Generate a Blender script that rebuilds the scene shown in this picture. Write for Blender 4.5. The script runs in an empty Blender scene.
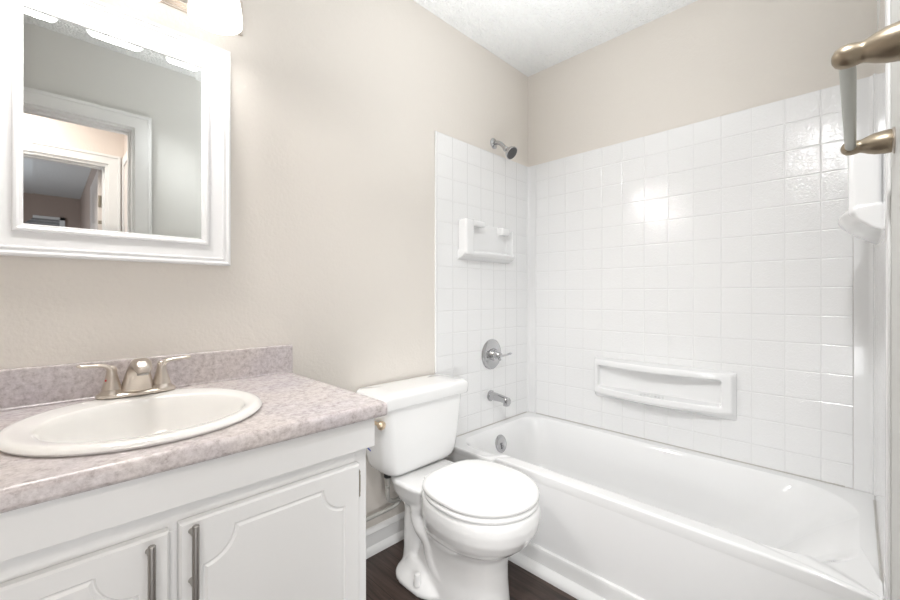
import bpy, bmesh, math, random
from mathutils import Vector, Matrix, noise
from mathutils.geometry import tessellate_polygon
PI = math.pi
sc = bpy.context.scene
C = sc.collection

# ------------------------------------------------------------------ camera
S2 = math.sqrt(.5)
cam_d = bpy.data.cameras.new('camera'); cam = bpy.data.objects.new('camera', cam_d); C.objects.link(cam)
cam.location = (0, 0, 1.08)
cam.rotation_euler = (PI/2, 0, -PI/4)
cam_d.sensor_width = 36.0; cam_d.sensor_fit = 'HORIZONTAL'
cam_d.lens = 406/900*36.0
cam_d.shift_y = -4.5/900
cam_d.clip_start = .02
sc.camera = cam

# ------------------------------------------------------------------ world, lights, exposure
w = bpy.data.worlds.new('world'); sc.world = w; w.use_nodes = True
w.node_tree.nodes['Background'].inputs[0].default_value = (.8, .86, 1, 1)
w.node_tree.nodes['Background'].inputs[1].default_value = 0.6
sc.view_settings.view_transform = 'Standard'; sc.view_settings.look = 'None'
sc.view_settings.gamma = 1; sc.view_settings.use_curve_mapping = False
sc.view_settings.exposure = 0.80

def light(name, kind, loc, energy, col=(1, 1, 1), size=.1, rot=(0, 0, 0), size_y=None, spot=None):
    d = bpy.data.lights.new(name, kind); o = bpy.data.objects.new(name, d); C.objects.link(o)
    d.energy = energy; d.color = col; o.location = loc; o.rotation_euler = rot
    if kind == 'AREA':
        d.size = size
        if size_y: d.shape = 'RECTANGLE'; d.size_y = size_y
    else: d.shadow_soft_size = size
    if spot: d.spot_size = spot; d.spot_blend = 1.0
    return o
# unseen upward fill added in mid-room to light the ceiling evenly
light('ceiling_fill', 'AREA', (1.15, .68, 1.14), 5.7, (.975, .99, 1), .9, (PI, 0, 0), .7).data.spread = 1.9
light('tub_fill', 'SPOT', (.30, .11, 2.20), 32, (.975, .99, 1), .08, Vector((1.5, .75, -1.75)).to_track_quat('-Z', 'Y').to_euler(), spot=1.7)  # added spot high inside the door, brightens the tub end
light('doorway_fill', 'AREA', (-.01, -.12, .62), 2.2, (.975, .99, 1), .66, (PI/2+.1, 0, -.25), .9)  # unseen fill panel added low in the doorway
light('low_fill', 'SPOT', (.30, .0, .62), 12, (.975, .99, 1), .10, Vector((1.15, .80, -.35)).to_track_quat('-Z', 'Y').to_euler(), spot=1.6)  # added low spot, lifts the tub apron and wall behind the toilet
light('hall_fill', 'AREA', (-.35, -.58, 2.44), 9.5, (1, .93, .86), .5, (0, 0, 0), .35)  # unseen warm fill added under the hall ceiling, no fixture modelled
light('bedroom_fill', 'AREA', (-1.4, -2.9, 1.3), 15, (.85, .92, 1), .9, (0, -PI/2, 0), .9)  # added fill standing free in the bedroom, not tied to the window
SHADE_GLOW = 1.5
LAMP_W = 3.2

# ------------------------------------------------------------------ materials
def mat(name, col, rough=.5, metal=0, bump=None, spec=.5, coat=0, trans=0, emit=None):
    """bump = (scale, distance, detail)"""
    m = bpy.data.materials.new(name); m.use_nodes = True
    nt = m.node_tree; b = nt.nodes['Principled BSDF']
    b.inputs['Base Color'].default_value = (*col, 1)
    b.inputs['Roughness'].default_value = rough
    b.inputs['Metallic'].default_value = metal
    b.inputs['Specular IOR Level'].default_value = spec
    b.inputs['Coat Weight'].default_value = coat
    if trans: b.inputs['Transmission Weight'].default_value = trans
    if emit:
        b.inputs['Emission Color'].default_value = (*emit[0], 1); b.inputs['Emission Strength'].default_value = emit[1]
    if bump:
        g = nt.nodes.new('ShaderNodeNewGeometry'); n = nt.nodes.new('ShaderNodeTexNoise'); bp = nt.nodes.new('ShaderNodeBump')
        n.inputs['Scale'].default_value = bump[0]; n.inputs['Detail'].default_value = bump[2] if len(bump) > 2 else 3
        bp.inputs['Distance'].default_value = bump[1]; bp.inputs['Strength'].default_value = 1
        nt.links.new(g.outputs['Position'], n.inputs['Vector']); nt.links.new(n.outputs['Fac'], bp.inputs['Height'])
        nt.links.new(bp.outputs['Normal'], b.inputs['Normal'])
    return m

def wall_paint(name, col, rough=.55, d=.0009):
    m = mat(name, col, rough, spec=.35)
    nt = m.node_tree; N = nt.nodes.new; L = nt.links.new; b = nt.nodes['Principled BSDF']
    g = N('ShaderNodeNewGeometry')
    n1 = N('ShaderNodeTexNoise'); n1.inputs['Scale'].default_value = 90; n1.inputs['Detail'].default_value = 3
    n2 = N('ShaderNodeTexNoise'); n2.inputs['Scale'].default_value = 14; n2.inputs['Detail'].default_value = 4
    n2.inputs['Distortion'].default_value = .6
    ad = N('ShaderNodeMath'); ad.operation = 'MULTIPLY_ADD'; ad.inputs[1].default_value = 1.6
    bp = N('ShaderNodeBump'); bp.inputs['Distance'].default_value = d
    L(g.outputs['Position'], n1.inputs['Vector']); L(g.outputs['Position'], n2.inputs['Vector'])
    L(n2.outputs['Fac'], ad.inputs[0]); L(n1.outputs['Fac'], ad.inputs[2])
    L(ad.outputs[0], bp.inputs['Height']); L(bp.outputs['Normal'], b.inputs['Normal'])
    return m

def tile_mat(name, axis, u0, depth=.0013):
    m = mat(name, (.90, .90, .90), .085, spec=.5, coat=.9)
    nt = m.node_tree; N = nt.nodes.new; L = nt.links.new; b = nt.nodes['Principled BSDF']
    g = N('ShaderNodeNewGeometry'); sp = N('ShaderNodeSeparateXYZ'); L(g.outputs['Position'], sp.inputs[0])
    outs = []
    for ax, o0, s in ((axis, u0, .1115), ('Z', 1.113, .113)):
        a = N('ShaderNodeMath'); a.operation = 'SUBTRACT'; a.inputs[1].default_value = o0; L(sp.outputs[ax], a.inputs[0])
        p = N('ShaderNodeMath'); p.operation = 'PINGPONG'; p.inputs[1].default_value = s/2
        a2 = N('ShaderNodeMath'); a2.operation = 'ADD'; a2.inputs[1].default_value = s*40; L(a.outputs[0], a2.inputs[0])
        L(a2.outputs[0], p.inputs[0])
        r = N('ShaderNodeMapRange'); r.interpolation_type = 'SMOOTHSTEP'; r.inputs['From Max'].default_value = .0042
        L(p.outputs[0], r.inputs['Value']); outs.append(r.outputs['Result'])
    mn = N('ShaderNodeMath'); mn.operation = 'MINIMUM'; L(outs[0], mn.inputs[0]); L(outs[1], mn.inputs[1])
    n = N('ShaderNodeTexNoise'); n.inputs['Scale'].default_value = 95; n.inputs['Detail'].default_value = 1.5
    n.inputs['Distortion'].default_value = 1.2; L(g.outputs['Position'], n.inputs['Vector'])
    mu = N('ShaderNodeMath'); mu.operation = 'MULTIPLY'; mu.inputs[1].default_value = .8
    nb = N('ShaderNodeMath'); nb.operation = 'SUBTRACT'; nb.inputs[1].default_value = .5; L(n.outputs['Fac'], nb.inputs[0]); L(nb.outputs[0], mu.inputs[0])
    m2 = N('ShaderNodeMath'); m2.operation = 'MULTIPLY_ADD'; L(mu.outputs[0], m2.inputs[0]); L(mn.outputs[0], m2.inputs[1]); L(mn.outputs[0], m2.inputs[2])
    bp = N('ShaderNodeBump'); bp.inputs['Distance'].default_value = depth; L(m2.outputs[0], bp.inputs['Height'])
    L(bp.outputs['Normal'], b.inputs['Normal']); L(bp.outputs['Normal'], b.inputs['Coat Normal'])
    mx = N('ShaderNodeMix'); mx.data_type = 'RGBA'; L(mn.outputs[0], mx.inputs['Factor'])
    mx.inputs[6].default_value = (.87, .87, .87, 1); mx.inputs[7].default_value = (.90, .90, .90, 1)
    L(mx.outputs[2], b.inputs['Base Color'])
    return m

def laminate():
    m = mat('laminate', (.6, .55, .55), .25, spec=.5)
    nt = m.node_tree; N = nt.nodes.new; L = nt.links.new; b = nt.nodes['Principled BSDF']
    g = N('ShaderNodeNewGeometry')
    n1 = N('ShaderNodeTexNoise'); n1.inputs['Scale'].default_value = 72; n1.inputs['Detail'].default_value = 9; n1.inputs['Roughness'].default_value = .74
    n1.inputs['Distortion'].default_value = .2
    n2 = N('ShaderNodeTexNoise'); n2.inputs['Scale'].default_value = 6; n2.inputs['Detail'].default_value = 3
    L(g.outputs['Position'], n1.inputs['Vector']); L(g.outputs['Position'], n2.inputs['Vector'])
    cr = N('ShaderNodeValToRGB'); e = cr.color_ramp.elements
    e[0].position = .32; e[0].color = (.39, .345, .335, 1); e[1].position = .64; e[1].color = (.76, .725, .72, 1)
    x = e.new(.47); x.color = (.60, .56, .555, 1)
    L(n1.outputs['Fac'], cr.inputs[0])
    cr2 = N('ShaderNodeValToRGB'); f = cr2.color_ramp.elements
    f[0].position = .35; f[0].color = (.92, .9, .93, 1); f[1].position = .65; f[1].color = (1, .97, .95, 1)
    L(n2.outputs['Fac'], cr2.inputs[0])
    mx = N('ShaderNodeMix'); mx.data_type = 'RGBA'; mx.blend_type = 'MULTIPLY'; mx.inputs['Factor'].default_value = 1
    L(cr.outputs[0], mx.inputs[6]); L(cr2.outputs[0], mx.inputs[7]); L(mx.outputs[2], b.inputs['Base Color'])
    return m

def wood_floor():
    m = mat('dark_vinyl_planks', (.05, .03, .025), .42)
    nt = m.node_tree; N = nt.nodes.new; L = nt.links.new; b = nt.nodes['Principled BSDF']
    g = N('ShaderNodeNewGeometry')
    mp = N('ShaderNodeMapping'); mp.inputs['Rotation'].default_value = (0, 0, PI/2); L(g.outputs['Position'], mp.inputs[0])
    br = N('ShaderNodeTexBrick'); br.inputs['Scale'].default_value = 1; br.inputs['Brick Width'].default_value = 1.2
    br.inputs['Row Height'].default_value = .15; br.inputs['Mortar Size'].default_value = .0012; br.offset = .37
    br.inputs['Color1'].default_value = (.032, .022, .019, 1); br.inputs['Color2'].default_value = (.072, .050, .043, 1)
    br.inputs['Mortar'].default_value = (.012, .008, .007, 1)
    L(mp.outputs[0], br.inputs['Vector'])
    m2 = N('ShaderNodeMapping'); m2.inputs['Scale'].default_value = (60, 4, 60); L(g.outputs['Position'], m2.inputs[0])
    n = N('ShaderNodeTexNoise'); n.inputs['Scale'].default_value = 1; n.inputs['Detail'].default_value = 6; n.inputs['Roughness'].default_value = .65
    n.inputs['Distortion'].default_value = .8
    L(m2.outputs[0], n.inputs['Vector'])
    cr = N('ShaderNodeValToRGB'); cr.color_ramp.elements[0].position = .3; cr.color_ramp.elements[0].color = (.45, .42, .4, 1)
    cr.color_ramp.elements[1].position = .7; cr.color_ramp.elements[1].color = (1.9, 1.8, 1.7, 1)
    L(n.outputs['Fac'], cr.inputs[0])
    mx = N('ShaderNodeMix'); mx.data_type = 'RGBA'; mx.blend_type = 'MULTIPLY'; mx.inputs['Factor'].default_value = 1
    L(br.outputs['Color'], mx.inputs[6]); L(cr.outputs[0], mx.inputs[7]); L(mx.outputs[2], b.inputs['Base Color'])
    bp = N('ShaderNodeBump'); bp.inputs['Distance'].default_value = .0008; L(n.outputs['Fac'], bp.inputs['Height']); L(bp.outputs['Normal'], b.inputs['Normal'])
    return m

def popcorn(name, col):
    m = mat(name, col, .9, spec=.2)
    nt = m.node_tree; N = nt.nodes.new; L = nt.links.new; b = nt.nodes['Principled BSDF']
    g = N('ShaderNodeNewGeometry')
    v = N('ShaderNodeTexVoronoi'); v.inputs['Scale'].default_value = 75; n = N('ShaderNodeTexNoise'); n.inputs['Scale'].default_value = 130
    n.inputs['Detail'].default_value = 3
    L(g.outputs['Position'], v.inputs['Vector']); L(g.outputs['Position'], n.inputs['Vector'])
    a = N('ShaderNodeMath'); a.operation = 'SUBTRACT'; L(n.outputs['Fac'], a.inputs[0]); L(v.outputs['Distance'], a.inputs[1])
    bp = N('ShaderNodeBump'); bp.inputs['Distance'].default_value = .006; L(a.outputs[0], bp.inputs['Height']); L(bp.outputs['Normal'], b.inputs['Normal'])
    return m

WALL = wall_paint('beige_paint', (.785, .74, .685))
WALLC = wall_paint('beige_paint_door_wall', (.72, .715, .69), .6, .0004)
HALLW = wall_paint('cream_hall_paint', (.80, .72, .665))
ROOMW = wall_paint('tan_bedroom_paint', (.46, .36, .31))
CEIL = popcorn('popcorn_ceiling', (.84, .845, .84))
TRIM = mat('white_trim_paint', (.86, .86, .855), .32)
CAB = mat('white_cabinet_paint', (.83, .83, .825), .35, bump=(35, .0004, 2))
FRAME = mat('white_frame_lacquer', (.87, .87, .875), .3)
PORC = mat('white_porcelain', (.90, .90, .895), .07, coat=.4)
BISQ = mat('sink_porcelain', (.90, .885, .86), .08, coat=.4)
SEATM = mat('white_seat_plastic', (.91, .91, .905), .16)
TUBM = mat('white_tub_enamel', (.89, .89, .89), .1, coat=.3)
ACRY = mat('white_surround_acrylic', (.90, .90, .90), .1, coat=.25)
TA = tile_mat('embossed_tile_end', 'X', 1.4916); TB = tile_mat('embossed_tile_back', 'Y', .6555)
TC = tile_mat('embossed_tile_near_end', 'X', 1.4916, .0003)
LAM = laminate(); FLOOR = wood_floor()
NICK = mat('brushed_nickel', (.62, .56, .50), .28, 1)
NICKD = mat('satin_nickel_dark', (.42, .40, .38), .38, 1)
BRONZE = mat('satin_champagne_nickel', (.36, .30, .225), .38, 1, bump=(400, .0001, 2))
BAR = mat('satin_grey_bar', (.46, .465, .43), .45, .6)
CHROME = mat('chrome', (.52, .52, .53), .06, 1)
RUBBER = mat('dark_spray_face', (.07, .07, .07), .5)
BLACK = mat('black_plastic', (.03, .03, .03), .5)
HOSE = mat('braided_steel', (.62, .61, .58), .45, .6, bump=(700, .0006, 1))
BRASS = mat('aged_hinge_metal', (.33, .29, .23), .4, 1)
BLUE = mat('blue_ink', (.01, .05, .35), .5); RED = mat('red_dot', (.7, .03, .03), .4)
GLASSM = mat('mirror_silver', (.86, .88, .87), .015, 1)
DOORP = mat('blush_door_paint', (.80, .72, .67), .4)
CAULK = mat('old_caulk', (.55, .53, .50), .6)
SHADE = mat('opal_glass_shade', (.92, .92, .92), .25, emit=((1, .985, .96), SHADE_GLOW))
BULB = mat('lamp_bulb', (1, 1, 1), .4, emit=((1, .97, .92), 12.0))
BLIND = mat('pale_blind', (.75, .75, .74), .5, bump=(60, .004, 2))
PANE = mat('window_pane', (.25, .25, .26), .1)

# ------------------------------------------------------------------ helpers
def finish(bm, ang=35):
    me = bpy.data.meshes.new('m'); bmesh.ops.recalc_face_normals(bm, faces=bm.faces); bm.to_mesh(me); bm.free()
    me.polygons.foreach_set('use_smooth', [True]*len(me.polygons))
    me.set_sharp_from_angle(angle=math.radians(ang)); return me
def obj(name, bm, m, parent=None, ang=35):
    """vertices are given in world coordinates"""
    me = finish(bm, ang); me.name = name; me.materials.append(m)
    o = bpy.data.objects.new(name, me); C.objects.link(o)
    if ang in (35, 50):
        wn = o.modifiers.new('w', 'WEIGHTED_NORMAL'); wn.keep_sharp = True; wn.weight = 100
    if parent is not None:
        org = parent['_o'] if '_o' in parent else None
        p = parent; off = Vector((0, 0, 0))
        while p is not None: off += p.location; p = p.parent
        me.transform(Matrix.Translation(-off)); o.parent = parent
    return o
def base(o, loc):
    """moves the origin of a one-mesh object to its base"""
    o.data.transform(Matrix.Translation(-Vector(loc))); o.location = loc; return o
def thing(name, label, cat, loc, group=None):
    o = bpy.data.objects.new(name, None); C.objects.link(o); o.location = loc; o.empty_display_size = .1
    o['label'] = label; o['category'] = cat
    if group: o['group'] = group
    return o
def struct(name, bm, m, parent=None, ang=35):
    o = obj(name, bm, m, parent, ang)
    if parent is None: o['kind'] = 'structure'
    return o
def box(bm, x0, x1, y0, y1, z0, z1, bev=0, seg=2):
    r = bmesh.ops.create_cube(bm, size=1); vs = r['verts']
    for v in vs: v.co = Vector(((x0+x1)/2+v.co.x*(x1-x0), (y0+y1)/2+v.co.y*(y1-y0), (z0+z1)/2+v.co.z*(z1-z0)))
    if bev:
        es = list({e for v in vs for e in v.link_edges})
        bmesh.ops.bevel(bm, geom=es, offset=bev, segments=seg, profile=.5, affect='EDGES')
    return bm
def B(*a, **k): return box(bmesh.new(), *a, **k)
def rings(bm, rs, cap0=True, cap1=True, closed=True):
    vs = [[bm.verts.new(p) for p in r] for r in rs]
    n = len(vs[0])
    for a, b in zip(vs, vs[1:]):
        for i in range(n if closed else n-1):
            j = (i+1) % n
            bm.faces.new((a[i], a[j], b[j], b[i]))
    if cap0: bm.faces.new(vs[0][::-1])
    if cap1: bm.faces.new(vs[-1])
    return bm
def lathe(bm, prof, o, axis, n=32, cap0=True, cap1=True):
    """prof: (distance along axis, radius)"""
    o = Vector(o); a = Vector(axis).normalized()
    u = a.orthogonal().normalized(); v = a.cross(u)
    rs = [[o+a*t+(u*math.cos(2*PI*k/n)+v*math.sin(2*PI*k/n))*max(r, 1e-5) for k in range(n)] for t, r in prof]
    return rings(bm, rs, cap0, cap1)
def catmull(pts, n=8):
    P = [Vector(p) for p in pts]; P = [P[0]*2-P[1]]+P+[P[-1]*2-P[-2]]; out = []
    for i in range(1, len(P)-2):
        for k in range(n):
            t = k/n; a, b, c, d = P[i-1:i+3]
            out.append(.5*((2*b)+(c-a)*t+(2*a-5*b+4*c-d)*t*t+(3*b-a-3*c+d)*t**3))
    out.append(P[-2]); return out
def tube(bm, pts, rad, n=16, sm=8, flat=1.0, up=(0, 0, 1)):
    """rad: a number, or one per point; flat scales the section along 'up'"""
    if not isinstance(rad, (list, tuple)): rad = [rad]*len(pts)
    P = catmull(pts, sm); R = catmull([(r, 0, 0) for r in rad], sm); R = [max(r.x, 1e-4) for r in R]
    up = Vector(up); rs = []
    for i, p in enumerate(P):
        t = (P[min(i+1, len(P)-1)]-P[max(i-1, 0)]).normalized()
        s = t.cross(up)
        if s.length < .05: s = t.cross(Vector((1, 0, .01)))
        s.normalize(); u = s.cross(t)
        rs.append([p+(s*math.cos(2*PI*k/n)+u*math.sin(2*PI*k/n)*flat)*R[i] for k in range(n)])
    return rings(bm, rs)
def sup(cx, cy, a, b, z, n=2.0, N=72, nb=None):
    """superellipse outline; nb is the exponent of the +y half"""
    out = []
    for k in range(N):
        t = 2*PI*k/N; c, s = math.cos(t), math.sin(t)
        e = (nb if nb and s > 0 else n)
        out.append(Vector((cx+a*math.copysign(abs(c)**(2/e), c), cy+b*math.copysign(abs(s)**(2/e), s), z)))
    return out
def rrect(x0, x1, y0, y1, r, z, k=6):
    out = []
    for cx, cy, a0 in ((x1-r, y1-r, 0), (x0+r, y1-r, 1), (x0+r, y0+r, 2), (x1-r, y0+r, 3)):
        for i in range(k+1):
            a = (a0+i/k)*PI/2; out.append(Vector((cx+r*math.cos(a), cy+r*math.sin(a), z)))
    return out
def remesh(o, vox, smooth=6, f=.5):
    m = o.modifiers.new('r', 'REMESH'); m.mode = 'VOXEL'; m.voxel_size = vox; m.use_smooth_shade = True
    s = o.modifiers.new('s', 'SMOOTH'); s.iterations = smooth; s.factor = f
def prism_y(pts, y0, y1, bm=None):
    """pts (x, z) polygon extruded along y"""
    bm = bm or bmesh.new(); return rings(bm, [[Vector((x, y0, z)) for x, z in pts], [Vector((x, y1, z)) for x, z in pts]])
def prism_x(pts, x0, x1, bm=None):
    bm = bm or bmesh.new(); return rings(bm, [[Vector((x0, y, z)) for y, z in pts], [Vector((x1, y, z)) for y, z in pts]])

FL = -.025; YA = 1.477; XB = 2.18; YC = -.055; CZ = 2.472

# ------------------------------------------------------------------ room shell
struct('floor', B(-.75, 2.32, -.18, 1.60, FL-.05, FL), FLOOR)
struct('ceiling', B(-.75, 2.32, -.18, 1.60, CZ, CZ+.05), CEIL)
struct('wall_back', B(-.75, 2.32, YA, YA+.12, FL, CZ), WALL)
struct('wall_right', B(XB, XB+.12, YC, YA, FL, CZ), WALL)
struct('wall_left', B(-.75, -.63, YC, YA, FL, CZ), WALL)
bm = bmesh.new()
box(bm, -.75, -.39, YC-.12, YC, FL, CZ); box(bm, .374, XB+.12, YC-.12, YC, FL, CZ); box(bm, -.39, .374, YC-.12, YC, 2.057, CZ)
struct('wall_front', bm, WALLC)
# white edge trim beside the surround on the door wall
struct('trim_1', B(1.325, 1.3715, YC, YC+.006, FL, CZ, bev=.002), TRIM)
# baseboards
def bb_profile(y, s):   # cap board and shoe
    return [(y, FL), (y-.026*s, FL), (y-.026*s, FL+.012), (y-.020*s, FL+.026), (y-.013*s, FL+.034), (y-.013*s, .046), (y-.011*s, .056),
            (y-.014*s, .063), (y-.010*s, .073), (y-.004*s, .081), (y, .083)]
struct('baseboard_back', prism_x(bb_profile(YA, 1), .62, 1.41), TRIM)
struct('baseboard_left', B(-.63, -.615, YC, YA, FL, .1, bev=.003), TRIM)
# door casing of the bathroom doorway
def casing_y(bm, x0, x1, zt, y, s, w=.08):
    """casing round an opening on a wall facing along y; s = +1 protrudes to +y"""
    for a, b in ((x0-w, x0), (x1, x1+w)):
        box(bm, a, b, min(y, y+.014*s), max(y, y+.014*s), FL, zt+w, bev=.002)
        e = (a, a+.018) if a < x0 else (b-.018, b)
        box(bm, e[0], e[1], min(y, y+.020*s), max(y, y+.020*s), FL, zt+w, bev=.003)
    box(bm, x0-w, x1+w, min(y, y+.0141*s), max(y, y+.0143*s), zt, zt+w-.0005, bev=.002)
    box(bm, x0-w, x1+w, min(y, y+.020*s), max(y, y+.0204*s), zt+w-.0182, zt+w+.0003, bev=.003)
def jamb_y(bm, x0, x1, zt, ya, yb, t=.018):
    box(bm, x0, x0+t, ya, yb, FL, zt); box(bm, x1-t, x1, ya, yb, FL, zt); box(bm, x0+t, x1-t, ya, yb, zt-t, zt)
    ym = (ya+yb)/2
    box(bm, x0+t, x0+t+.012, ym-.02, ym+.015, FL, zt-t); box(bm, x1-t-.012, x1-t, ym-.02, ym+.015, FL, zt-t)
    box(bm, x0+t+.012, x1-t-.012, ym-.02, ym+.015, zt-t-.012, zt-t)
bm = bmesh.new(); casing_y(bm, -.39, .374, 2.057, YC, 1); casing_y(bm, -.39, .374, 2.057, YC-.12, -1)
jamb_y(bm, -.39, .374, 2.057, YC-.12, YC, .012)
struct('door_1', bm, TRIM)

# hall and bedroom seen in the mirror
HY = -.98
struct('floor_hall', B(-1.8, .55, -4.95, -.18, FL-.05, FL), FLOOR)
bm = bmesh.new(); box(bm, -1.8, -.42, HY-.12, HY, FL, CZ); box(bm, .336, .55, HY-.12, HY, FL, CZ); box(bm, -.42, .336, HY-.12, HY, 2.048, CZ)
struct('wall_hall', bm, HALLW)
struct('ceiling_hall', B(-1.8, .55, HY-.12, -.175, CZ, CZ+.05), CEIL)
struct('wall_hall_right', B(.43, .55, HY, -.175, FL, CZ), HALLW)
struct('wall_hall_left', B(-1.8, -1.7, HY, -.175, FL, CZ), HALLW)
bm = bmesh.new(); casing_y(bm, -.42, .336, 2.048, HY, 1, .07); jamb_y(bm, -.42, .336, 2.048, HY-.12, HY)
struct('door_2', bm, TRIM)
# closet door on the hall end wall
bm = bmesh.new()
for y0, y1, z0, z1 in ((-.955, -.885, FL, 2.10), (-.27, -.20, FL, 2.10), (-.885, -.27, 2.035, 2.10)):
    box(bm, .412, .43, y0, y1, z0, z1, bev=.003)
d3 = struct('door_3', bm, TRIM)
obj('door_panel', B(.418, .4299, -.88, -.28, FL, 2.03), DOORP, d3)
struct('wall_bedroom_back', B(-1.8, .36, -4.95, -4.82, FL, CZ), ROOMW)
struct('wall_bedroom_right', B(.36, .55, -4.95, HY-.12, FL, CZ), ROOMW)
struct('wall_bedroom_left', B(-1.92, -1.8, -4.95, HY-.12, FL, CZ), ROOMW)
struct('ceiling_bedroom', B(-1.8, .36, -4.82, HY-.12, 2.44, CZ+.05), CEIL)
# open six-panel bedroom door
bm = B(.286, .321, -1.83, -1.105, FL+.01, 2.03, bev=.0015)
d4 = obj('door_4', bm, DOORP); d4['kind'] = 'structure'
for (y0, y1) in ((-1.75, -1.51), (-1.43, -1.19)):
    for (z0, z1) in ((.15, .75), (.88, 1.55), (1.66, 1.93)):
        bm = bmesh.new()
        rs = []
        for ins, d in ((0, .0), (.012, -.006), (.03, -.001), (.036, .002)):
            rs.append([Vector((.2858+(-d), y, z)) for y, z in ((y0+ins, z0+ins), (y1-ins, z0+ins), (y1-ins, z1-ins), (y0+ins, z1-ins))])
        rs = [[Vector((.2862-.006+abs(0)-(-0), v.y, v.z)) if i == 1 else Vector((.286-.001 if i == 0 else .286-.004, v.y, v.z)) for v in r] for i, r in enumerate(rs)]
        rings(bm, rs, cap0=False); obj('raised_panel', bm, DOORP, d4)
for z in (1.79, 1.60, .25):
    obj('hinge', B(.289, .3185, -1.1052, -1.1025, z-.045, z+.045, bev=.0008), BRASS, d4)
# bedroom window with a blind
bm = bmesh.new()
for y0, a, b, z0, z1 in ((0, -.42, -.36, .9, 2.15), (0, .15, .205, .9, 2.15), (0, -.42, .205, 2.09, 2.15), (0, -.42, .205, .86, .92)):
    box(bm, a, b, -4.82, -4.79, z0, z1, bev=.003)
w1 = struct('window_1', bm, TRIM)
obj('pane', B(-.36, .15, -4.82, -4.815, .92, 2.09), PANE, w1)
bm = B(-.36, .15, -4.812, -4.775, 2.03, 2.12, bev=.004)
for k in range(26): box(bm, -.355, .145, -4.81, -4.785, 2.02-k*.042, 2.023-k*.042)
obj('blind', bm, BLIND, w1)

# ------------------------------------------------------------------ vanity cabinet
VX0, VX1, VY = -.28, .595, .905
van = thing('vanity_cabinet', 'white painted vanity cabinet with scalloped panel doors under the sink', 'cabinet', (.16, 1.18, FL))
bm = bmesh.new()
box(bm, VX1-.016, VX1, VY+.018, YA-.002, FL, .7635)
box(bm, VX0, VX0+.016, VY+.018, YA-.002, FL, .7635)
box(bm, VX0+.016, VX1-.016, VY+.07, VY+.085, FL, .07)
box(bm, VX0+.016, VX1-.016, VY+.02, YA-.01, .07, .085)
obj('body', bm, CAB, van)
bm = bmesh.new()
for a, b, z0, z1 in ((VX0, VX0+.035, FL, .7635), (VX1-.035, VX1, FL, .7635), (.150, .190, .085, .640), (VX0+.035, VX1-.035, .64, .7635), (VX0+.035, VX1-.035, .04, .085)):
    box(bm, a, b, VY, VY+.018, z0, z1, bev=.0008, seg=1)
obj('face_frame', bm, CAB, van)
obj('false_drawer_front', B(VX0-.012, VX1+.014, VY-.020, VY, .688, .7635, bev=.003), CAB, van)

def contour(x0, x1, z0, z1, r, k=9):
    """rectangle with concave quarter-round corners, counter-clockwise"""
    out = []
    for cx, cz, a0, a1 in ((x0, z0, PI/2, 0), (x1, z0, PI, PI/2), (x1, z1, 1.5*PI, PI), (x0, z1, 2*PI, 1.5*PI)):
        for i in range(k+1):
            a = a0+(a1-a0)*i/k; out.append((cx+r*math.cos(a), cz+r*math.sin(a)))
    return out
def inset(x0, x1, z0, z1, r, d): return contour(x0+d, x1-d, z0+d, z1-d, r)
def door_mesh(x0, x1, z0, z1, px0, px1, pz0, pz1):
    yb, yf = VY-.002, VY-.020
    bm = bmesh.new()
    def ring(pts, y): return [bm.verts.new((x, y, z)) for x, z in pts]
    o = 0.004
    rb = ring([(x0, z0), (x1, z0), (x1, z1), (x0, z1)], yb)
    r1 = ring([(x0, z0), (x1, z0), (x1, z1), (x0, z1)], yf+o)
    r2 = ring([(x0+o, z0+o), (x1-o, z0+o), (x1-o, z1-o), (x0+o, z1-o)], yf)
    for a, b in ((rb, r1), (r1, r2)):
        for i in range(4): bm.faces.new((a[i], a[(i+1) % 4], b[(i+1) % 4], b[i]))
    bm.faces.new(rb[::-1])
    R = .057
    def con(d): # offset contour: straight sides move by d, the scoops grow by d
        out = []; k = 10; r = R+d if d >= 0 else R+d
        import math as M
        for cx, cz, s in ((px0, pz0, 0), (px1, pz0, 1), (px1, pz1, 2), (px0, pz1, 3)):
            a_hi = {0: PI/2, 1: PI, 2: 1.5*PI, 3: 2*PI}[s]
            t = M.asin(max(0, d)/r) if d > 0 else 0
            for i in range(k+1):
                a = (a_hi-t)+((-PI/2+2*t))*i/k
                out.append((cx+r*math.cos(a), cz+r*math.sin(a)))
        return out
    levels = [(0, yf), (.003, yf+.0035), (.0055, yf+.0035), (.010, yf-.0002), (.013, yf-.0002)]
    rs = [ring(con(d), y) for d, y in levels]
    for a, b in zip(rs, rs[1:]):
        n = len(a)
        for i in range(n): bm.faces.new((a[i], a[(i+1) % n], b[(i+1) % n], b[i]))
    # fill between r2 and first contour with a hole
    polys = [[v.co for v in r2], [v.co for v in rs[0]]]
    flat = r2+rs[0]
    for t in tessellate_polygon([[Vector((p.x, p.z, 0)) for p in q] for q in polys]):
        try: bm.faces.new([flat[i] for i in t])
        except ValueError: pass
    fl = rs[-1]
    for t in tessellate_polygon([[Vector((v.co.x, v.co.z, 0)) for v in fl]]):
        try: bm.faces.new([fl[i] for i in t])
        except ValueError: pass
    return bm
def bar_pull(x, z0, z1, par):
    bm = bmesh.new(); y = VY-.020
    lathe(bm, [(0, .0045), (.0015, .006), (z1-z0-.0015, .006), (z1-z0, .0045)], (x, y-.030, z0), (0, 0, 1), 20)
    for z in (z0+.022, z1-.022): lathe(bm, [(-.0005, .0058), (.004, .0045), (.030, .004)], (x, y, z), (0, -1, 0), 14)
    return obj('handle', bm, NICKD, par)
dr = obj('door', door_mesh(.177, .564, .05, .655, .214, .524, .10, .622), CAB, van, 25)
dr['label'] = 'right cabinet door with its hinge beside the toilet'
bar_pull(.1965, .522, .659, dr)
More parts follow.
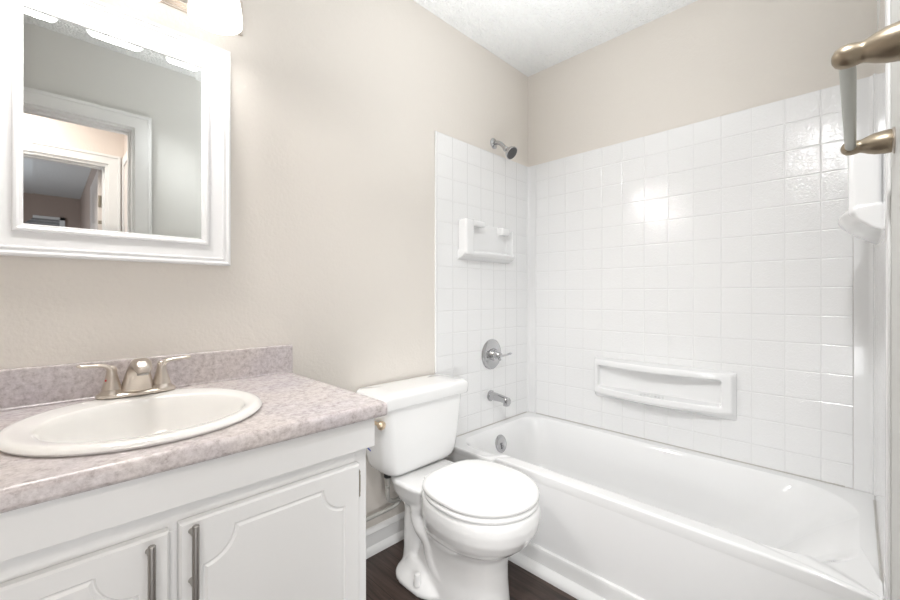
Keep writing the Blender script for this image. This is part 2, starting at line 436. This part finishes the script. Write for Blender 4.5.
dl = obj('door', door_mesh(-.225, .162, .05, .650, -.185, .117, .10, .615), CAB, van, 25)
dl['label'] = 'left cabinet door cut off by the photo edge'
bar_pull(.131, .513, .650, dl)
for x, s, d in ((.5635, 1, dr), (-.2245, -1, dl)):
    for z in (.600, .13):
        bm = bmesh.new(); a = sorted((x, x+.010*s)); box(bm, a[0]+.0005*s, a[1], VY-.0035, VY-.0004, z-.034, z+.034, bev=.001)
        lathe(bm, [(0, .002), (.003, .0042), (.012, .0036), (.0125, .0044), (.056, .0044), (.0565, .0036), (.065, .0042), (.068, .002)], (x+.0048*s, VY-.0075, z-.034), (0, 0, 1), 12)
        obj('hinge', bm, BRASS, d)

# ------------------------------------------------------------------ countertop
CT = .80
ct = thing('countertop', 'mottled grey mauve laminate countertop with rolled front edge and backsplash', 'countertop', (.16, 1.18, .767))
CX0, CX1, CY0, CY1 = -.31, .636, .868, YA-.001
hole = sup(.169, 1.150, .220, .222, CT, 2.0, 64)
bm = bmesh.new()
# top sheet with the sink cut-out
outer = [Vector((CX0, CY0+.012, CT)), Vector((CX1-.004, CY0+.012, CT)), Vector((CX1-.004, CY1-.02, CT)), Vector((CX0, CY1-.02, CT))]
for zz, flip in ((CT, False), (.768, True)):
    ov = [bm.verts.new((p.x, p.y, zz)) for p in outer]; hv = [bm.verts.new((p.x, p.y, zz)) for p in hole]; fl = ov+hv
    for t in tessellate_polygon([[Vector((v.co.x, v.co.y, 0)) for v in ov], [Vector((v.co.x, v.co.y, 0)) for v in hv]]):
        f = [fl[i] for i in t]
        try: bm.faces.new(f[::-1] if flip else f)
        except ValueError: pass
    if zz == CT: topr = (ov, hv)
    else:
        for i in range(64): bm.faces.new((topr[1][i], topr[1][(i+1) % 64], hv[(i+1) % 64], hv[i]))
# rolled front nosing
nose = [(CY0+.012, CT), (CY0+.007, CT-.001), (CY0+.003, CT-.004), (CY0+.0006, CT-.009), (CY0, CT-.014), (CY0, CT-.026), (CY0+.0016, CT-.031),
        (CY0+.005, CT-.0345), (CY0+.010, CT-.036), (CY0+.020, CT-.036), (CY0+.020, CT-.004)]
prism_x(nose, CX0, CX1, bm)
box(bm, CX1-.006, CX1, CY0+.010, CY1-.02, CT-.036, CT, bev=.0012, seg=1)
obj('worktop', bm, LAM, ct)
sp = [(CY1, CT-.02), (CY1-.020, CT-.02), (CY1-.020, CT+.004), (CY1-.018, CT+.006), (CY1-.018, CT+.094), (CY1-.0155, CT+.0985), (CY1-.011, CT+.100), (CY1, CT+.100)]
obj('backsplash', prism_x(sp, CX0, CX1+.007), LAM, ct)

# ------------------------------------------------------------------ sink
sk = thing('sink', 'off-white oval drop-in sink set in the mottled countertop', 'sink', (.169, 1.137, CT))
bm = bmesh.new()
rs = []
for a, b, z in ((.233, .233, .8002), (.237, .237, .803), (.2385, .2385, .8065), (.236, .236, .811), (.229, .229, .8145), (.219, .219, .8155)):
    rs.append(sup(.169, 1.155, a, b, z, 2.05, 96))
for t, a, b, z in ((1, .196, .179, .812), (1, .190, .174, .808), (1, .184, .169, .797), (1, .178, .162, .78), (1, .168, .150, .74), (1, .145, .13, .70),
                   (1, .10, .09, .672), (1, .05, .045, .663), (1, .024, .024, .660)):
    rs.append(sup(.175, 1.140, a, b, z, 2.05, 96))
rings(bm, rs, cap0=False, cap1=False)
rs2 = [sup(.175, 1.140, a, b, z, 2.05, 96) for a, b, z in ((.024, .024, .652), (.055, .05, .653), (.11, .098, .662), (.155, .14, .69), (.18, .165, .73), (.192, .178, .775), (.203, .190, .799))]
rings(bm, rs2, cap0=False, cap1=False)
obj('basin', bm, BISQ, sk)
bm = bmesh.new(); lathe(bm, [(-.03, .018), (0, .022), (.003, .0235), (.004, .021), (.002, .019), (.001, .005), (.006, .012), (.0075, .010), (.008, .001)], (.175, 1.14, .661), (0, 0, 1), 28)
obj('drain', bm, NICK, sk)

# ------------------------------------------------------------------ faucet
FX, FY, FZ = .178, 1.368, .8155
fa = thing('faucet', 'brushed nickel two-handle faucet standing on the back rim of the sink', 'faucet', (FX, FY, FZ))
bm = bmesh.new()
rs = [sup(FX, FY, a, b, z, 2.6, 64) for a, b, z in ((.084, .027, FZ), (.086, .029, FZ+.002), (.086, .029, FZ+.008), (.083, .026, FZ+.011), (.070, .018, FZ+.0125))]
rings(bm, rs); obj('base_plate', bm, NICK, fa)
# spout: sections run up and forward
bm = bmesh.new(); secs = [  # (y, z, half width, half thickness, direction angle)
    (0, .008, .037, .022, 90), (-.002, .028, .034, .021, 92), (-.008, .050, .029, .019, 105), (-.018, .068, .0245, .017, 122),
    (-.034, .082, .0215, .0155, 145), (-.054, .088, .0205, .0145, 172), (-.074, .086, .0200, .0135, 196), (-.092, .077, .0180, .0115, 222), (-.100, .069, .012, .006, 240)]
rs = []
for y, z, hw, ht, ang in secs:
    a = math.radians(ang); d = Vector((0, math.cos(a), math.sin(a))); nrm = Vector((0, math.sin(a), -math.cos(a)))
    o = Vector((FX, FY+y, FZ+z)); r = []
    for k in range(36):
        t = 2*PI*k/36; c, s = math.cos(t), math.sin(t); e = 2.4
        r.append(o+Vector((1, 0, 0))*hw*math.copysign(abs(c)**(2/e), c)+nrm*ht*math.copysign(abs(s)**(2/e), s))
    rs.append(r)
# smooth between sections
sm = []
for i in range(len(rs)-1):
    for k in range(5):
        t = k/5; r = []
        for j in range(36):
            P = [rs[max(i-1, 0)][j], rs[i][j], rs[i+1][j], rs[min(i+2, len(rs)-1)][j]]; a, b, c, d = P
            r.append(.5*((2*b)+(c-a)*t+(2*a-5*b+4*c-d)*t*t+(3*b-a-3*c+d)*t**3))
        sm.append(r)
sm.append(rs[-1]); rings(bm, sm); spo = obj('spout', bm, NICK, fa, 60)
bm = bmesh.new(); lathe(bm, [(0, .0125), (.010, .0125), (.0115, .011), (.0115, .008), (.006, .007)], (FX, FY-.086, FZ+.073), (0, -.15, -1), 24)
obj('aerator', bm, NICKD, spo)
for s in (-1, 1):
    hx = FX+.0535*s
    bm = bmesh.new()
    lathe(bm, [(.008, .0275), (.012, .0275), (.016, .0235), (.022, .020), (.0225, .0212), (.024, .0216), (.034, .0185), (.048, .0145), (.060, .0120), (.068, .0112), (.075, .0105), (.081, .0070), (.083, .001)],
          (hx, FY, FZ), (0, 0, 1), 28)
    tube(bm, [(hx-.001*s, FY, FZ+.066), (hx+.006*s, FY-.001, FZ+.077), (hx+.018*s, FY-.003, FZ+.084), (hx+.038*s, FY-.006, FZ+.0865), (hx+.058*s, FY-.008, FZ+.0875), (hx+.068*s, FY-.009, FZ+.0885)],
         [.0112, .0112, .0098, .0090, .0092, .0045], 18, 8, .55)
    h = obj('handle', bm, NICK, fa, 50)
    if s < 0:
        bm = bmesh.new(); lathe(bm, [(0, .0025), (.0012, .0022)], (hx-.0125, FY-.0095, FZ+.046), (-.8, -.6, .2), 12); obj('hot_mark', bm, RED, h)
bm = bmesh.new(); lathe(bm, [(0, .0028), (.032, .0028), (.034, .0055), (.040, .006), (.043, .003)], (FX, FY+.020, FZ+.009), (0, 0, 1), 14)
obj('drain_rod', bm, NICK, fa)

# ------------------------------------------------------------------ wall mirror
MX0, MX1, MZ0, MZ1 = -.118, .434, 1.178, 1.881
mi = thing('wall_mirror', 'white framed rectangular mirror hanging above the sink', 'mirror', (.158, YA, MZ0))
bm = bmesh.new(); rs = []
for ins, d in ((0, .001), (0, .022), (.002, .026), (.006, .0275), (.010, .026), (.012, .0225), (.016, .0215), (.018, .0235), (.022, .0235), (.024, .0205), (.028, .0195),
               (.034, .0185), (.058, .0125), (.061, .0125), (.062, .0185), (.065, .0205), (.070, .0205), (.0745, .0175), (.080, .0165), (.0815, .0125), (.0815, .004)):
    y = YA-d
    rs.append([Vector((MX0+ins, y, MZ0+ins)), Vector((MX1-ins, y, MZ0+ins)), Vector((MX1-ins, y, MZ1-ins)), Vector((MX0+ins, y, MZ1-ins))])
rings(bm, rs, cap0=True, cap1=False); obj('frame', bm, FRAME, mi, 22)
bm = bmesh.new(); rs = []
for ins, d in ((.078, .0105), (.098, .0112)):
    y = YA-d; rs.append([Vector((MX0+ins, y, MZ0+ins)), Vector((MX1-ins, y, MZ0+ins)), Vector((MX1-ins, y, MZ1-ins)), Vector((MX0+ins, y, MZ1-ins))])
rings(bm, rs, cap0=False); obj('mirror_glass', bm, GLASSM, mi, 1)

# ------------------------------------------------------------------ vanity light
vl = thing('vanity_light', 'brushed nickel three-shade vanity light mounted above the mirror', 'light', (.158, YA, 1.96))
bm = bmesh.new()
for ins, d in ((0, .010), (.007, .016), (.014, .024)):
    box(bm, -.160+ins, .476-ins, YA-d, YA-.0005, 1.960+ins, 2.075-ins, bev=.002)
obj('backplate', bm, NICK, vl)
for k in range(3):
    x = -.040+.198*k; y = 1.325
    bm = bmesh.new()
    tube(bm, [(x, YA-.02, 2.03), (x, 1.41, 2.045), (x, 1.35, 2.050), (x, y, 2.045), (x, y, 2.02)], .008, 14, 6)
    lathe(bm, [(0, .026), (.006, .024), (.02, .02), (.04, .012)], (x, y, 2.005), (0, 0, 1), 24)
    lathe(bm, [(0, .022), (.004, .02), (.01, .012)], (x, YA-.023, 2.03), (0, -1, 0), 20)
    obj('arm', bm, NICK, vl)
    bm = bmesh.new()
    lathe(bm, [(.122, .022), (.121, .030), (.112, .044), (.095, .055), (.07, .0625), (.04, .0675), (.015, .0695), (0, .0700), (-.0006, .0685), (.0, .0670), (.015, .0665), (.04, .0645),
               (.07, .0595), (.095, .052), (.112, .041), (.118, .030), (.119, .022)], (x, y, 1.886), (0, 0, 1), 40, False, False)
    obj('shade', bm, SHADE, vl, 60)
    bm = bmesh.new(); bmesh.ops.create_uvsphere(bm, u_segments=20, v_segments=12, radius=.028)
    for v in bm.verts: v.co += Vector((x, y, 1.945))
    lathe(bm, [(0, .013), (.035, .013)], (x, y, 1.968), (0, 0, 1), 16)
    obj('bulb', bm, BULB, vl, 60)
    light('vanity_lamp', 'SPOT', (x, y, 1.905), LAMP_W*(1.5 if k < 2 else 5.2), (1, .975, .95), .05, (0, 0, 0) if k < 2 else Vector((.78, -.42, -.42)).to_track_quat('-Z', 'Y').to_euler(), spot=2.6 if k < 2 else 1.9)

# ------------------------------------------------------------------ tub surround
su = thing('tub_surround', 'glossy white embossed-tile shower surround lining the tub alcove walls', 'shower surround', (1.8, .7, .345))
ZS0, ZS1 = .346, 1.895
def panel(x0, x1, y0, y1): return B(x0, x1, y0, y1, ZS0, ZS1, bev=.0015)
obj('wall_panel', panel(1.372, 2.160, YA-.007, YA-.0002), TA, su)
obj('wall_panel', panel(XB-.007, XB-.0002, .008, 1.414), TB, su)
obj('wall_panel', panel(1.378, 2.160, YC+.0002, YC+.007), TC, su)
obj('edge_bead', B(1.368, 1.376, YA-.009, YA-.0002, ZS0, ZS1, bev=.002), ACRY, su)
def cove(cx, cy, r, a0, a1, lip):
    """concave corner moulding; lip covers the panel edge"""
    out = []
    n = 10
    for i in range(n+1):
        a = a0+(a1-a0)*i/n; out.append((cx+r*math.cos(a), cy+r*math.sin(a)))
    return out
rr = lambda P: rings(bmesh.new(), [[Vector((x, y, ZS0)) for x, y in P], [Vector((x, y, ZS1-.001)) for x, y in P]])
def moulding(yw, s):
    """strip on the long wall running into a small cove at the end wall; s = direction away from the end wall"""
    r = .014; X = XB-.0095; Y = yw+.0095*s
    arc = [(X-r+r*math.cos(a), Y+r*s-r*s*math.sin(a)) for a in [PI/2*k/6 for k in range(7)]]
    P = [(XB-.001, yw+.062*s), (X+.001, yw+.062*s), (X, yw+.060*s)]+arc+[(X-r-.004, Y), (X-r-.005, yw+.001*s), (XB-.001, yw+.001*s)]
    return rr(P)
obj('corner_moulding', moulding(YA, -1), ACRY, su, 50)
obj('corner_moulding', moulding(YC, 1), ACRY, su, 50)

def soap_shelf(fy, bow, drop):
    """fy maps distance from the wall to y"""
    bm = bmesh.new()
    def bx(x0, x1, d0, d1, z0, z1, bev=.006):
        ya, yb = sorted((fy(d0), fy(d1))); box(bm, x0, x1, ya, yb, z0, z1, bev=bev, seg=3)
    bx(1.525, 1.592, 0, .064, 1.290, 1.480, .013)       # tall left column
    bx(1.535, 1.690, 0, .060, 1.446, 1.480, .010)       # short arm over the opening
    bx(1.55, 1.955, 0, .008, 1.285, 1.474, .003)        # back plate
    bx(1.938, 1.957, 0, .050, 1.285, 1.455, .008)       # thin right post
    bx(1.845, 1.92, 0, .050, 1.425, 1.470, .012)        # washcloth peg
    # bottom shelf, bowed front and rounded underside
    rs = []
    for i in range(33):
        t = i/32; x = 1.523+t*.436; d = .052+(bow+.012)*math.sin(PI*t)**.6
        rs.append([Vector((x, fy(q), z)) for q, z in ((0, 1.318), (d*.8, 1.314), (d-.004, 1.315), (d, 1.310), (d, 1.302), (d-.006, 1.292), (d*.8, 1.286-drop*.3), (d*.4, 1.276-drop*.8), (0, 1.268-drop))])
    rings(bm, rs)
    o = obj('soap_shelf', bm, ACRY, su, 60); remesh(o, .0035, 3); return o
soap_shelf(lambda d: YA-.006-d, .004, .0)
soap_shelf(lambda d: YC+.006+d, .026, .02)

# long moulded shelf on the back wall
bm = bmesh.new()
Y0, Y1 = .385, 1.022; rs = []
def prof(y, opened):
    t = (y-Y0)/(Y1-Y0); d = .036+.052*math.sin(PI*min(max(t, 0), 1))
    X = XB-.006
    b = .010 if opened else d-.0005
    P = [(0, .520), (d-.012, .545), (d, .556), (d, .582), (b if opened else d, .590), (b if opened else d, .694), (d, .702), (d, .722), (d-.006, .732), (0, .742)]
    return [Vector((X-q, y, z)) for q, z in P]
ys = [(Y0+.002+.038*k/4, False) for k in range(5)]+[(Y0+.042+(Y1-Y0-.068)*k/24, True) for k in range(25)]+[(Y1-.024+.020*k/3, False) for k in range(4)]
for y, o_ in ys: rs.append(prof(y, o_))
rs.insert(0, [Vector((XB-.006-max(0, (XB-.006-v.x)*.25), Y0-.012, v.z)) for v in rs[0]])
rs.append([Vector((XB-.006-max(0, (XB-.006-v.x)*.25), Y1+.006, v.z)) for v in rs[-1]])
rings(bm, rs)
o = obj('long_shelf', bm, ACRY, su, 60); remesh(o, .004, 4)
for k in range(7):
    yy = .655+k*.017; t = (yy-Y0)/(Y1-Y0); d = .036+.052*math.sin(PI*t)
    bm = B(XB-.006-d+.006, XB-.006-d+.028, yy, yy+.005, .586, .5905, bev=.0015); obj('drain_rib', bm, ACRY, su)

# ------------------------------------------------------------------ bathtub
tb = thing('bathtub', 'white alcove bathtub with flat apron beside the toilet', 'bathtub', (1.79, .71, FL))
TX0, TX1, TY0, TY1, RZ = 1.412, XB-.0075, YC+.0075, YA-.0075, .345
def tring(x0, x1, y0, y1, r, z, k=12, rc=None):
    rc = rc or r; out = []
    for cx, cy, a0, q in ((x1-r, y1-r, 0, r), (x0+r, y1-r, 1, r), (x0+rc, y0+rc, 2, rc), (x1-rc, y0+rc, 3, rc)):
        for i in range(k+1):
            a = (a0+i/k)*PI/2; out.append(Vector((cx+q*math.cos(a), cy+q*math.sin(a), z)))
    return out
bm = bmesh.new(); rs = []
for ins, z in ((.004, .312), (.0, .316), (.0, .337), (.0018, .342), (.005, .3445), (.010, .345)):
    rs.append(tring(TX0+ins, TX1, TY0, TY1, .012 if ins < .01 else .02, z))
for x0, x1, y0, y1, ra, rc, z in ((1.468, 2.125, -.010, 1.425, .10, .20, .345), (1.474, 2.120, -.004, 1.420, .10, .20, .3425), (1.481, 2.113, .006, 1.412, .10, .20, .335),
                             (1.487, 2.105, .03, 1.402, .10, .20, .318), (1.495, 2.092, .09, 1.388, .11, .19, .27), (1.508, 2.078, .17, 1.370, .12, .18, .19),
                             (1.522, 2.062, .25, 1.348, .12, .17, .11), (1.545, 2.038, .31, 1.320, .12, .15, .060), (1.585, 1.998, .38, 1.28, .10, .11, .038), (1.70, 1.88, .60, 1.10, .05, .05, .033)):
    rs.append(tring(x0, x1, y0, y1, ra, z, rc=rc))
# subdivide the ring sides so the ledge can rise smoothly
def densify(r, m=90):
    out = []
    for i, p in enumerate(r):
        q = r[(i+1) % len(r)]
        out.append(p)
        if (i+1) % 13 == 0:
            for k in range(1, m): out.append(p.lerp(q, k/m))
    return out
rs = [densify(r) for r in rs]
for r in rs:
    for p in r:
        if p.z > .30 and p.x < 1.50:
            t = min(max((1.145-p.y)/.016, 0), 1); t = t*t*(3-2*t)
            u = min(max((p.y+.055)/.10, 0), 1)
            p.z += .017*t*(.4+.6*u)*min(max((p.z-.30)/.035, 0), 1)
rings(bm, rs, cap0=False)
obj('tub', bm, TUBM, tb, 50)
bm = B(1.413, 1.45, TY0+.002, TY1-.002, FL+.001, .328, bev=.004)
obj('apron', bm, TUBM, tb)
bm = bmesh.new(); lathe(bm, [(-.006, .047), (.004, .047), (.008, .043), (.010, .030), (.0105, .001)], (1.783, 1.389, .262), (0, -1, .25), 32)
ov = obj('overflow_plate', bm, CHROME, tb, 40)
bm = bmesh.new(); lathe(bm, [(0, .008), (.010, .007), (.012, .002)], (1.783, 1.380, .262), (0, -1, .25), 16); tube(bm, [(1.783, 1.372, .264), (1.783, 1.368, .252), (1.783, 1.364, .238)], .0045, 10, 4)
obj('trip_lever', bm, CHROME, ov)
bm = bmesh.new(); lathe(bm, [(0, .030), (.002, .030), (.003, .026), (.0015, .022), (.0015, .001)], (1.79, 1.16, .0335), (0, 0, 1), 24)
obj('drain', bm, CHROME, tb)
bm = bmesh.new()
tube(bm, [(1.385, YA-.0085, .347), (1.8, YA-.0085, .347), (2.15, YA-.0085, .347)], .0028, 8, 4)
tube(bm, [(XB-.0085, 1.41, .347), (XB-.0085, .8, .347), (XB-.0085, .03, .347)], .0028, 8, 6)
tube(bm, [(2.10, YC+.0085, .347), (1.8, YC+.0085, .347), (1.42, YC+.0085, .349)], .0028, 8, 6)
obj('caulk_line', bm, CAULK, tb)
# moulding at the foot of the tub
tp = [(1.4155, FL), (1.372, FL), (1.372, FL+.010), (1.376, FL+.020), (1.388, FL+.030), (1.400, FL+.034), (1.400, .055), (1.404, .066), (1.4155, .070)]
bm = rings(bmesh.new(), [[Vector((x, YC+.001, z)) for x, z in tp], [Vector((x, YA-.027, z)) for x, z in tp]])
struct('trim_2', bm, TRIM)

# ------------------------------------------------------------------ tub fittings
vx, vz, vy = 1.802, .746, YA-.0075
vv = thing('shower_valve', 'round chrome shower valve with lever on the end wall above the tub spout', 'shower valve', (vx, vy, vz))
bm = bmesh.new(); lathe(bm, [(0, .086), (.003, .086), (.008, .080), (.011, .066), (.012, .050), (.0135, .036)], (vx, vy, vz), (0, -1, 0), 48); obj('escutcheon', bm, CHROME, vv, 30)
bm = bmesh.new(); lathe(bm, [(.010, .036), (.022, .033), (.036, .027), (.038, .022), (.045, .021), (.060, .019), (.068, .014), (.071, .001)], (vx, vy, vz), (0, -1, 0), 36)
tube(bm, [(vx, vy-.056, vz-.004), (vx+.022, vy-.060, vz-.006), (vx+.050, vy-.066, vz-.004), (vx+.080, vy-.072, vz+.001), (vx+.093, vy-.074, vz+.003)], [.014, .010, .0075, .009, .005], 16, 8, .7)
tube(bm, [(vx, vy-.055, vz-.004), (vx, vy-.062, vz-.022), (vx, vy-.064, vz-.030)], [.010, .008, .005], 14, 5)
obj('handle', bm, CHROME, vv, 45)
sx, sz = 1.795, .512
tsp = thing('tub_spout', 'chrome tub spout projecting from the end wall over the overflow plate', 'spout', (sx, vy, sz))
bm = bmesh.new(); lathe(bm, [(0, .031), (.004, .031), (.008, .027), (.010, .0235)], (sx, vy, sz), (0, -1, 0), 28); obj('flange', bm, CHROME, tsp)
rs = []
for y, z, hw, hh in ((0, 0, .0225, .0225), (-.04, -.001, .0215, .021), (-.08, -.004, .0205, .018), (-.105, -.008, .020, .0175), (-.122, -.012, .019, .019), (-.130, -.015, .016, .016)):
    e = 3.0; rs.append([Vector((sx+hw*math.copysign(abs(math.cos(t))**(2/e), math.cos(t)), vy+y, sz+z+hh*math.copysign(abs(math.sin(t))**(2/e), math.sin(t)))) for t in [2*PI*k/28 for k in range(28)]])
bm = rings(bmesh.new(), rs); box(bm, sx-.014, sx+.014, vy-.126, vy-.098, sz-.040, sz-.012, bev=.004)
obj('nozzle', bm, CHROME, tsp, 40)

hx, hz = 1.832, 1.955
sh = thing('overhead_shower', 'small chrome shower head on an angled arm above the surround', 'shower head', (hx, YA, hz))
bm = bmesh.new(); lathe(bm, [(0, .031), (.003, .031), (.010, .024), (.014, .012)], (hx, YA-.0005, hz), (0, -1, 0), 28); obj('flange', bm, CHROME, sh)
bm = bmesh.new(); tube(bm, [(hx, YA-.004, hz), (hx, YA-.028, hz-.001), (hx+.001, YA-.055, hz-.017), (hx+.001, YA-.085, hz-.050)], .0115, 16, 8); obj('arm', bm, CHROME, sh)
hd = Vector((.06, -.74, -.62)).normalized(); h0 = Vector((hx, YA-.083, hz-.048))
bm = bmesh.new(); lathe(bm, [(-.006, .012), (.0, .0155), (.012, .0165), (.018, .015), (.026, .022), (.044, .034), (.056, .0375), (.060, .037)], h0, hd, 32)
hh = obj('head', bm, CHROME, sh, 45)
bm = bmesh.new(); lathe(bm, [(0, .0335), (.0025, .0335), (.003, .029), (.0015, .028), (.0015, .020), (.003, .019), (.003, .010), (.0015, .009), (.0015, .001)], h0+hd*.0598, hd, 32)
obj('spray_face', bm, RUBBER, hh, 30)

# ------------------------------------------------------------------ toilet
tc = 1.13
tl = thing('toilet', 'white two-piece toilet with closed lid standing between vanity and bathtub', 'toilet', (tc, 1.1, FL))
bm = bmesh.new(); N_ = 56
secs = [(FL, .124, .862, 1.30), (.0, .120, .864, 1.30), (.06, .115, .870, 1.27), (.12, .114, .872, 1.24), (.165, .118, .866, 1.22), (.190, .128, .850, 1.21), (.212, .148, .810, 1.20),
        (.240, .167, .780, 1.19), (.275, .179, .760, 1.19), (.310, .184, .753, 1.19), (.335, .184, .754, 1.19), (.347, .181, .758, 1.19), (.351, .176, .763, 1.19)]
rings(bm, [sup(tc, (a+b)/2, hw, (b-a)/2, z, 2.25, N_, 2.6) for z, hw, a, b in secs])
# deck that carries the tank
rings(bm, [sup(tc+.005, 1.255, a, b, z, 3.0, N_) for a, b, z in ((.105, .12, .240), (.130, .130, .280), (.142, .137, .315), (.150, .138, .334), (.146, .134, .345))])
# rear pillar
rings(bm, [sup(tc, 1.27, a, b, z, 3, N_) for a, b, z in ((.10, .075, FL), (.092, .07, .05), (.088, .07, .20), (.095, .08, .32))])
# foot flange
rings(bm, [sup(tc, 1.190, a, b, z, 2.8, N_) for a, b, z in ((.170, .145, FL), (.170, .145, FL+.016), (.160, .135, FL+.026), (.135, .115, .02), (.11, .10, .05))])
for s in (-1, 1):   # trapway bulges
    tube(bm, [(tc+.06*s, 1.16, .285), (tc+.066*s, 1.215, .245), (tc+.070*s, 1.205, .185), (tc+.074*s, 1.150, .145), (tc+.080*s, 1.120, .085), (tc+.075*s, 1.06, .035), (tc+.05*s, .99, .03)],
         [.055, .052, .046, .042, .040, .040, .035], 16, 8)
bw = obj('bowl', bm, PORC, tl, 60); remesh(bw, .0055, 7, .5)
for s in (-1, 1):
    bm = bmesh.new(); lathe(bm, [(-.006, .0145), (.0, .0145), (.004, .0135), (.028, .0122), (.034, .0100), (.036, .001)], (tc+.150*s, 1.152, .012), (0, 0, 1), 20)
    obj('bolt_cap', bm, SEATM, tl, 50)
def eggs(a, yf, yb, z, N=80):
    """seat outline: round front, flatter back"""
    cy = .955; out = []
    for k in range(N):
        t = 2*PI*k/N; c, s = math.cos(t), math.sin(t)
        if s < 0: out.append(Vector((tc+a*c, cy+(cy-yf)*s, z)))
        else:
            e = 2.9; out.append(Vector((tc+a*math.copysign(abs(c)**(2/e), c), cy+(yb-cy)*abs(s)**(2/e), z)))
    return out
bm = bmesh.new()
rings(bm, [eggs(a, f, b, z) for a, f, b, z in ((.180, .765, 1.150, .3515), (.186, .759, 1.155, .354), (.189, .756, 1.157, .361), (.187, .758, 1.155, .368), (.181, .764, 1.150, .371))])
obj('seat', bm, SEATM, tl, 60)
bm = bmesh.new()
rings(bm, [eggs(a, f, b, z) for a, f, b, z in ((.176, .770, 1.160, .3735), (.185, .761, 1.166, .3745), (.190, .755, 1.170, .381), (.1895, .756, 1.169, .390), (.183, .763, 1.165, .3965), (.172, .775, 1.155, .3985), (.12, .83, 1.11, .4005), (.05, .90, 1.02, .4015))])
obj('seat_lid', bm, SEATM, tl, 60)
for s in (-1, 1):
    bm = B(tc+.07*s-.017, tc+.07*s+.017, 1.160, 1.190, .350, .380, bev=.006, seg=3); obj('seat_hinge', bm, SEATM, tl)
# tank
kx = 1.145
bm = bmesh.new()
def tk(hw, yf, yb, r, z): return rrect(kx-hw, kx+hw, yf, yb, r, z, 8)
rings(bm, [tk(*a) for a in ((.125, 1.322, 1.420, .030, .3505), (.150, 1.308, 1.435, .040, .352), (.172, 1.295, 1.447, .045, .358), (.188, 1.287, 1.456, .048, .372), (.198, 1.282, 1.462, .050, .395), (.205, 1.279, 1.465, .050, .43),
                              (.211, 1.277, 1.463, .048, .48), (.217, 1.275, 1.464, .046, .54), (.222, 1.273, 1.464, .044, .600), (.225, 1.272, 1.464, .044, .640))])
tank = obj('tank', bm, PORC, tl, 60)
bm = bmesh.new()
rings(bm, [tk(*a) for a in ((.236, 1.262, 1.464, .036, .637), (.245, 1.257, 1.465, .036, .638), (.247, 1.255, 1.466, .036, .642), (.250, 1.253, 1.466, .036, .672), (.248, 1.254, 1.466, .036, .682), (.242, 1.258, 1.465, .036, .690), (.231, 1.267, 1.466, .036, .6935), (.15, 1.31, 1.42, .03, .6945))])
obj('tank_lid', bm, PORC, tl, 60)
bm = bmesh.new(); lx = kx-.219
lathe(bm, [(-.004, .014), (.006, .014), (.010, .011), (.016, .009)], (lx, 1.385, .585), (-1, 0, 0), 20)
tube(bm, [(lx-.014, 1.392, .585), (lx-.015, 1.36, .585), (lx-.015, 1.31, .584), (lx-.015, 1.288, .583)], [.008, .0065, .007, .008], 14, 6)
lathe(bm, [(-.004, .009), (.000, .014), (.008, .0172), (.016, .0165), (.023, .0105), (.026, .001)], (lx-.015, 1.292, .583), (0, -1, 0), 20)
obj('flush_lever', bm, mat('champagne_lever', (.72, .58, .42), .35, .8), tl, 45)
bm = bmesh.new(); tube(bm, [(kx-.2075, 1.425, .466), (kx-.2075, 1.410, .456), (kx-.2065, 1.392, .450)], .0032, 8, 4)
bmk = obj('blue_mark', bm, BLUE, tank)

# water supply
wl = thing('water_supply_line', 'bent grey supply hose running from the toilet tank towards the wall', 'hose', (.99, 1.36, .36))
bm = bmesh.new(); lathe(bm, [(0, .016), (.014, .016), (.016, .013), (.018, .013)], (1.000, 1.362, .334), (0, 0, 1), 10); obj('coupling_nut', bm, BLACK, wl)
bm = bmesh.new(); lathe(bm, [(0, .0115), (.024, .0115), (.026, .009)], (1.000, 1.362, .306), (0, 0, 1), 8); obj('compression_nut', bm, HOSE, wl)
bm = bmesh.new(); tube(bm, [(1.000, 1.362, .310), (1.000, 1.364, .270), (1.008, 1.368, .238), (1.040, 1.376, .216), (1.078, 1.388, .208), (1.094, 1.400, .193), (1.078, 1.412, .172), (1.03, 1.424, .160), (.95, 1.434, .152), (.87, 1.436, .148), (.80, 1.436, .148)], .0088, 14, 8)
obj('hose', bm, HOSE, wl)
bm = bmesh.new(); lathe(bm, [(0, .028), (.003, .028), (.008, .012), (.040, .010)], (.785, YA-.0005, .148), (0, -1, 0), 20); lathe(bm, [(0, .012), (.03, .012)], (.77, 1.436, .148), (1, 0, 0), 14)
lathe(bm, [(0, .006), (.012, .006), (.013, .016), (.021, .016), (.023, .006)], (.785, 1.424, .148), (0, -1, 0), 18)
obj('stop_valve', bm, CHROME, wl)

# ------------------------------------------------------------------ towel bar
tz = 1.39
tw = thing('towel_bar', 'champagne metal towel bar fixed to the door wall at upper right', 'towel bar', (.97, YC, tz))
for x in (.737, 1.200):
    bm = bmesh.new(); L0 = .066
    lathe(bm, [(.002, .0220), (.006, .0232), (.014, .0232), (.028, .0212), (.038, .0178), (.045, .0145), (.048, .0132), (.051, .0130), (.056, .0142), (.062, .0150), (.069, .0142), (.0745, .0110), (.0778, .0055), (.0785, .0005)],
          (x, YC, tz), (0, 1, 0), 36)
    p = obj('post', bm, BRONZE, tw, 60)
    bm = bmesh.new(); lathe(bm, [(0, .0255), (.002, .0258), (.0035, .0245), (.0045, .022)], (x, YC+.0002, tz), (0, 1, 0), 36); fl = obj('flange', bm, NICK, p)
bm = bmesh.new(); lathe(bm, [(0, .0088), (.463, .0088)], (.737, YC+.063, tz), (1, 0, 0), 28)
obj('bar', bm, BAR, tw)
